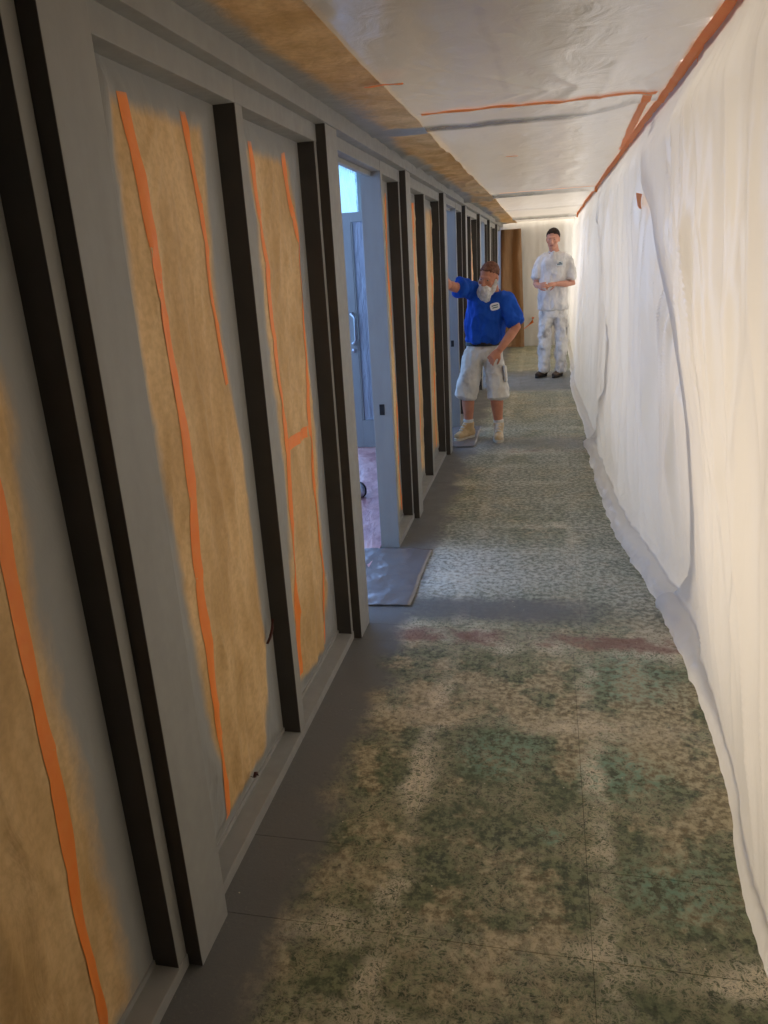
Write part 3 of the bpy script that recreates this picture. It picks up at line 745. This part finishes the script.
def face_details(root, T, Mx, k=1., mouth=True):
    for s in (-1, 1):
        b1 = bmesh.new(); ell(b1, T(s*.031, .076, .008), (.011*k, .009*k, .0055*k), Mx, 12); e = child_mesh('eye', b1, M_EYE, root)
        b1 = bmesh.new(); ell(b1, T(s*.031, .0835, .007), (.0058*k, .003*k, .0052*k), Mx, 10)
        b1.transform(Matrix.Translation(-Vector(root.location))); link('iris', done(b1, 'iris', True), M_IRIS, e)
    if mouth:
        b1 = bmesh.new(); ell(b1, T(0, .088, -.060), (.023*k, .008*k, .0075*k), Mx, 14); child_mesh('mouth', b1, M_LIP, root)
def hair_cap(root, T, Mx, m, k=1., line=.052, slope=-.55, grow=1.0, back=-.02):
    b1 = bmesh.new()
    bmesh.ops.create_uvsphere(b1, u_segments=40, v_segments=26, radius=1, matrix=Matrix.Diagonal((.0800*grow, .1005*grow, .0900*grow, 1)))
    kill = [v for v in b1.verts if (v.co.z+.040) < line+slope*(-(v.co.y-.09))*1.0 and True]
    bmesh.ops.delete(b1, geom=kill, context='VERTS')
    for v in b1.verts:
        v.co += v.co.normalized()*.003*ns(v.co.x*60, v.co.y*60, v.co.z*60)
        v.co = T(0, 0, 0)+Mx @ (Vector((v.co.x, v.co.y-.012, v.co.z+.040))*k)
    me_o = child_mesh('hair', b1, m, root); md = me_o.modifiers.new('t', 'SOLIDIFY'); md.thickness = .006; md.offset = -1
    return me_o
def badge(root, c, n, up, w_, h_, lines, name='chest_logo', oval=True, mb=None):
    n = Vector(n).normalized(); up = Vector(up); up = (up-n*up.dot(n)).normalized(); rt = up.cross(n)
    b1 = bmesh.new(); k = 24
    def ringpts(s, dz):
        out = []
        for i in range(k):
            a = 2*math.pi*i/k; ca, sa = math.cos(a), math.sin(a)
            e = .62 if oval else 1
            out.append(b1.verts.new(Vector(c)+rt*math.copysign(abs(ca)**e, ca)*w_/2*s+up*math.copysign(abs(sa)**e, sa)*h_/2*s+n*dz))
        return out
    a = ringpts(1, -.012); t = ringpts(1, .001); b1.faces.new(t)
    for i in range(k): b1.faces.new((a[i], a[(i+1) % k], t[(i+1) % k], t[i]))
    bo = child_mesh(name, b1, mb or M_BADGE, root, False)
    for (x0, x1, y0, y1) in lines:
        b1 = bmesh.new(); q = []
        for zz in (-.004, .003):
            for (x, y) in ((x0, y0), (x1, y0), (x1, y1), (x0, y1)):
                q.append(b1.verts.new(Vector(c)+rt*x*w_+up*y*h_+n*zz))
        for f in ((4, 5, 6, 7), (0, 1, 5, 4), (1, 2, 6, 5), (2, 3, 7, 6), (3, 0, 4, 7)): b1.faces.new([q[i] for i in f])
        b1.transform(Matrix.Translation(-Vector(root.location))); link('logo_lettering', done(b1, 'logo_lettering'), M_PRINT, bo)
def shoe(root, heel, toe, ank, m, ms, boot, name):
    h = Vector(heel); t = Vector(toe); d = (t-h).normalized(); ln = (t-h).length; s = d.cross(Vector((0, 0, 1)))
    b1 = bmesh.new(); up = Vector((0, 0, 1))
    etube(b1, [h+up*.055, h+d*ln*.25+up*.055, h+d*ln*.5+up*.052, h+d*ln*.75+up*.046, h+d*ln*.93+up*.040], [(.034, .040), (.038, .045), (.042, .040), (.047, .034), (.036, .026)], s, 16)
    A = Vector(ank)
    top = .15 if boot else .085
    b_ = h+d*ln*.24
    etube(b1, [b_+up*.05, b_.lerp(A, .5)+up*.0, Vector((A.x, A.y, top))], [(.040, .052), (.042, .050), (.050 if boot else .042, .055 if boot else .048)], s, 16)
    if boot: etube(b1, [b_+d*.045+up*.145, b_+d*.075+up*.115, b_+d*.10+up*.085], [(.022, .014), (.026, .014), (.026, .012)], s, 10)
    o = blob(name, b1, .006, m, root, 3, .002, 30)
    b1 = bmesh.new(); k = 20; ring = [[], []]
    for zz in (0, 1):
        for i in range(k):
            a = 2*math.pi*i/k; ca = math.cos(a); sa = math.sin(a)
            wd = (.050 if ca > 0 else .041)
            ring[zz].append(b1.verts.new(h+d*(ln*.48+ca*ln*.54)+s*math.copysign(abs(sa)**.8, sa)*wd+up*(.001+zz*.024)))
    b1.faces.new(ring[1]); b1.faces.new(list(reversed(ring[0])))
    for i in range(k): b1.faces.new((ring[0][i], ring[0][(i+1) % k], ring[1][(i+1) % k], ring[1][i]))
    b1.transform(Matrix.Translation(-Vector(root.location))); so = link('sole', done(b1, 'sole'), ms, o)
    if boot:
        for j in range(3):
            b1 = bmesh.new(); c_ = b_+d*(.060+.022*j)+up*(.135-.022*j)
            tube_path(b1, [c_-s*.022, c_+d*.008+up*.008, c_+s*.022], .0045, 6)
            b1.transform(Matrix.Translation(-Vector(root.location))); link('lace', done(b1, 'lace', True), M_SOCK, o)
    return o

# ---- bearded man in blue, leaning on the second door post
A = empty('person', (-.58, 6.92, 0)); tag(A, 'bearded man in blue T-shirt and white shorts leaning on the door post', 'person', 'painters in the corridor')
V = Vector
neckA = V((-.475, 6.885, 1.325)); HA = V((-.495, 6.825, 1.437)); MA = frame((-.42, -.86, -.30), (.10, -.25, 1))
shR, shL = V((-.645, 6.90, 1.335)), V((-.345, 6.86, 1.235))
elR, wrR = V((-.795, 6.72, 1.375)), V((-.800, 6.535, 1.402))
elL, wrL = V((-.262, 6.80, 1.01)), V((-.405, 6.70, .825))
pel = V((-.555, 6.96, .84)); hpR, hpL = V((-.645, 6.96, .79)), V((-.475, 6.95, .79))
knR, knL = V((-.705, 6.90, .44)), V((-.445, 6.86, .44))
anR, anL = V((-.705, 6.915, .11)), V((-.425, 6.885, .11))
XS = (1, 0, 0)
bm = bmesh.new()
T = head_parts(bm, HA, MA, 1.02)
etube(bm, [neckA+V((0, .02, -.05)), neckA+V((-.005, 0, .02)), HA+MA @ V((0, -.015, -.06))], [.068, .062, .058], XS)
etube(bm, [pel, V((-.545, 6.95, .98)), V((-.525, 6.93, 1.12)), V((-.505, 6.905, 1.25)), neckA+V((0, .01, -.04))], [(.150, .105), (.148, .105), (.160, .11), (.155, .10), (.08, .07)], XS)
etube(bm, [shR, shR.lerp(elR, .5), elR, elR.lerp(wrR, .35), wrR], [.054, .047, .041, .042, .028], (0, 0, 1))
etube(bm, [shL, shL.lerp(elL, .5), elL, elL.lerp(wrL, .35), wrL], [.054, .047, .042, .043, .029], (0, 1, 0))
hand(bm, wrR+V((0, -.005, 0)), (-.10, -1, .05), (-1, -.1, 0), (.55, .75, .6), 1.0, -1, .10)
hand(bm, wrL, (-.62, -.25, -.60), (-.35, .55, -.75), (.55, .7, .5), 1.02, 1, .14)
for hp, kn, an in ((hpR, knR, anR), (hpL, knL, anL)):
    etube(bm, [hp, hp.lerp(kn, .5), kn, kn.lerp(an, .32), kn.lerp(an, .75), an, an-V((0, 0, .05))], [.088, .075, .056, .058, .042, .036, .036], XS)
blob('body', bm, .0058, M_SKIN, A, 3)
face_details(A, T, MA, 1.02, False)
hair_cap(A, T, MA, M_BUZZ, 1.02, .076, -.55, .99)
bm = bmesh.new()
D = lambda x, y, z: T(x, y, z)
etube(bm, [D(0, .070, -.045), D(0, .078, -.085), D(.0, .080, -.13), D(.0, .072, -.185), D(0, .060, -.230)], [(.046, .028), (.064, .042), (.064, .042), (.046, .032), (.018, .014)], MA @ V((1, 0, 0)))
for s in (-1, 1): etube(bm, [D(s*.066, .012, .0), D(s*.064, .022, -.045), D(s*.050, .045, -.085), D(s*.024, .068, -.115)], [(.010, .018), (.015, .028), (.026, .034), (.034, .036)], MA @ V((0, 1, 0)), 10)
etube(bm, [D(-.03, .090, -.050), D(0, .104, -.045), D(.03, .090, -.050)], [.009, .011, .009], MA @ V((0, 0, 1)), 8)
blob('beard', bm, .006, M_BEARD, A, 2, .010, 30, (1, 1, .4))
bm = bmesh.new()
etube(bm, [V((-.553, 6.955, .885)), V((-.550, 6.95, .94)), V((-.545, 6.94, 1.02)), V((-.530, 6.925, 1.12)), V((-.510, 6.905, 1.215)), V((-.497, 6.895, 1.28)), V((-.482, 6.888, 1.325))],
      [(.172, .135), (.176, .140), (.180, .145), (.186, .145), (.188, .135), (.150, .11), (.080, .075)], (1, 0, -.22), 24)
etube(bm, [V((-.55, 6.905, 1.285)), shR, shR.lerp(elR, .55), shR.lerp(elR, .72)], [.085, .084, .083, .085], (0, 0, 1))
etube(bm, [V((-.43, 6.88, 1.245)), shL, shL.lerp(elL, .5), shL.lerp(elL, .85)], [.085, .080, .076, .082], (0, 1, 0))
blob('t_shirt', bm, .008, M_BLUE, A, 4, .020, 9, (1, 1, .55), 3.)
bm = bmesh.new()
tor = []
for i in range(40):
    a = 2*math.pi*i/40; tor.append(neckA+V((.070*math.cos(a), .066*math.sin(a), .004-.020*math.sin(a)*-1+.018*math.cos(a)*-1)))
tube_path(bm, tor+[tor[0]], .008, 8, False); child_mesh('collar', bm, M_BLUE, A)
bm = bmesh.new()
etube(bm, [V((-.552, 6.955, .885)), V((-.556, 6.957, .82)), V((-.560, 6.957, .735))], [(.158, .120), (.166, .128), (.165, .125)], XS, 24)
etube(bm, [V((-.640, 6.955, .80)), V((-.668, 6.93, .64)), V((-.703, 6.90, .50)), V((-.728, 6.895, .395))], [(.090, .112), (.096, .108), (.098, .108), (.100, .110)], XS, 20)
etube(bm, [V((-.482, 6.95, .80)), V((-.458, 6.92, .64)), V((-.438, 6.88, .50)), V((-.430, 6.87, .385))], [(.090, .112), (.093, .106), (.096, .106), (.099, .110)], XS, 20)
sh = blob('shorts', bm, .008, M_SHORTS, A, 3, .014, 10, (1, 1, .7), 8.)
bm = bmesh.new()
etube(bm, [V((-.368, 6.87, .67)), V((-.360, 6.86, .60)), V((-.356, 6.855, .53))], [(.016, .062), (.018, .066), (.016, .062)], XS, 12)
po = blob('cargo_pocket', bm, .007, M_SHORTS, A, 2, .003, 14)
po.parent = sh; 
bm = bmesh.new()
br = [V((-.552+.168*math.cos(a), 6.955+.130*math.sin(a), .868)) for a in [2*math.pi*i/48 for i in range(48)]]
prev = None; rings = []
for p in br:
    o_ = V((p.x+.552, p.y-6.955, 0)).normalized()
    rings.append([bm.verts.new(p+o_*.004+V((0, 0, .017))), bm.verts.new(p+o_*.004-V((0, 0, .017))), bm.verts.new(p-o_*.004-V((0, 0, .017))), bm.verts.new(p-o_*.004+V((0, 0, .017)))])
for i in range(48):
    a_, b_ = rings[i], rings[(i+1) % 48]
    for j in range(4): bm.faces.new((a_[j], a_[(j+1) % 4], b_[(j+1) % 4], b_[j]))
child_mesh('belt', bm, M_BELT, A, False)
shoe(A, (-.670, 6.960, 0), (-.815, 6.770, 0), anR, M_BOOT, M_SOLE, True, 'boot')
shoe(A, (-.428, 6.930, 0), (-.415, 6.690, 0), anL, M_BOOT, M_SOLE, True, 'boot')
for an in (anR, anL):
    bm = bmesh.new(); etube(bm, [an+V((0, 0, .02)), an+V((0, -.002, .055)), an+V((0, -.002, .070))], [.044, .046, .047], XS)
    blob('sock', bm, .006, M_SOCK, A, 2)
badge(A, (-.442, 6.752, 1.195), (.22, -.95, .12), (-.20, 0, 1), .082, .062, [(-.34, .34, .08, .20), (-.30, .30, -.20, -.08)])

# ---- man in white at the far end of the corridor
B = empty('person', (.10, 10.62, 0)); tag(B, 'man in white T-shirt and white trousers standing with hands at his waist', 'person', 'painters in the corridor')
HB = V((.062, 10.585, 1.778)); MB_ = frame((-.16, -.97, -.14), (.02, -.12, 1)); neckB = V((.082, 10.62, 1.628)); kB = 1.07
sR, sL = V((-.085, 10.64, 1.515)), V((.255, 10.62, 1.49))
eR, wR = V((-.150, 10.62, 1.225)), V((-.105, 10.42, 1.205))
eL, wL = V((.318, 10.56, 1.215)), V((.105, 10.42, 1.225))
hR, hL = V((.005, 10.64, .93)), V((.165, 10.63, .93))
kR, kL = V((-.020, 10.60, .50)), V((.195, 10.58, .50))
aR, aL = V((-.025, 10.63, .10)), V((.190, 10.62, .10))
bm = bmesh.new()
T = head_parts(bm, HB, MB_, kB)
etube(bm, [neckB+V((0, .02, -.07)), neckB, HB+MB_ @ V((0, -.015, -.065))], [.068, .062, .060], XS)
etube(bm, [V((.085, 10.635, .92)), V((.085, 10.63, 1.08)), V((.085, 10.63, 1.25)), V((.085, 10.63, 1.42)), V((.085, 10.63, 1.54)), neckB], [(.15, .10), (.14, .10), (.155, .11), (.165, .115), (.13, .09), (.06, .06)], XS)
etube(bm, [sR, sR.lerp(eR, .5), eR, eR.lerp(wR, .35), wR], [.052, .046, .041, .042, .028], XS)
etube(bm, [sL, sL.lerp(eL, .5), eL, eL.lerp(wL, .35), wL], [.052, .046, .042, .043, .029], (0, 1, 0))
hand(bm, wR, (.30, -.55, .10), (.95, .2, -.1), (.5, .7, .5), 1.0, -1, .12)
hand(bm, wL, (-.90, -.35, -.05), (-.1, .5, -.8), (.5, .7, .5), 1.0, 1, .12)
for hp, kn, an in ((hR, kR, aR), (hL, kL, aL)):
    etube(bm, [hp, hp.lerp(kn, .5), kn, kn.lerp(an, .35), an, an-V((0, 0, .05))], [.082, .070, .052, .052, .036, .036], XS)
blob('body', bm, .0060, M_SKIN2, B, 3)
face_details(B, T, MB_, kB)
hair_cap(B, T, MB_, M_HAIRD, kB, .070, -.62, 1.02)
bm = bmesh.new()
etube(bm, [V((.072, 10.625, .895)), V((.074, 10.625, 1.05)), V((.080, 10.625, 1.25)), V((.085, 10.625, 1.40)), V((.086, 10.625, 1.50)), V((.086, 10.625, 1.575)), V((.084, 10.622, 1.628))],
      [(.205, .145), (.195, .140), (.190, .140), (.195, .14), (.190, .125), (.145, .095), (.075, .07)], (1, 0, -.08), 24)
etube(bm, [V((.0, 10.63, 1.555)), V((-.055, 10.635, 1.545)), sR, sR.lerp(eR, .45), sR.lerp(eR, .74)], [.070, .070, .066, .070, .078], XS)
etube(bm, [V((.17, 10.62, 1.55)), V((.225, 10.62, 1.53)), sL, sL.lerp(eL, .45), sL.lerp(eL, .80)], [.070, .070, .068, .074, .084], (0, 1, 0))
blob('t_shirt', bm, .009, M_TEE, B, 4, .020, 9, (1, 1, .5), 1.)
bm = bmesh.new()
tor = [neckB+V((.070*math.cos(a), .064*math.sin(a), .0+.018*math.sin(a))) for a in [2*math.pi*i/40 for i in range(40)]]
tube_path(bm, tor+[tor[0]], .009, 8, False); child_mesh('collar', bm, M_TEE, B)
bm = bmesh.new()
etube(bm, [V((.078, 10.635, 1.0)), V((.080, 10.635, .90)), V((.082, 10.635, .80))], [(.165, .115), (.175, .122), (.172, .12)], XS, 24)
etube(bm, [V((-.005, 10.635, .88)), V((-.022, 10.615, .66)), V((-.030, 10.60, .44)), V((-.030, 10.61, .22)), V((-.028, 10.60, .075))], [(.092, .110), (.088, .098), (.080, .088), (.078, .086), (.080, .092)], XS, 20)
etube(bm, [V((.165, 10.635, .88)), V((.188, 10.61, .66)), V((.196, 10.585, .44)), V((.192, 10.60, .22)), V((.190, 10.585, .068))], [(.092, .110), (.090, .100), (.082, .090), (.078, .086), (.080, .092)], XS, 20)
tro = blob('trousers', bm, .009, M_PANTS, B, 3, .016, 11, (1, 1, .8), 5.)
bm = bmesh.new(); etube(bm, [V((.262, 10.60, .66)), V((.268, 10.595, .58)), V((.266, 10.59, .50))], [(.020, .062), (.022, .068), (.018, .064)], XS, 12)
po = blob('cargo_pocket', bm, .008, M_PANTS, B, 2, .004, 14); po.parent = tro
shoe(B, (-.005, 10.68, 0), (-.135, 10.47, 0), aR, M_SHOE, M_SOLE2, False, 'shoe')
shoe(B, (.205, 10.68, 0), (.095, 10.43, 0), aL, M_SHOE, M_SOLE2, False, 'shoe')
badge(B, (.150, 10.488, 1.475), (.08, -.98, .14), (-.03, 0, 1), .092, .058, [(-.36, .36, -.24, -.02), (-.20, .24, .06, .24)], mb=mat('pale_grey_print', col=lin(196, 200, 200), rough=.8))
# small thing he turns in his fingers
bm = bmesh.new(); tube_path(bm, [V((-.055, 10.352, 1.232)), V((.000, 10.345, 1.238))], .011, 12)
o = link('tape_stub', done(bm, 'tape_stub', True), M_BADGE); tag(o, 'small white object held in the hands of the man in white', 'hand tool')
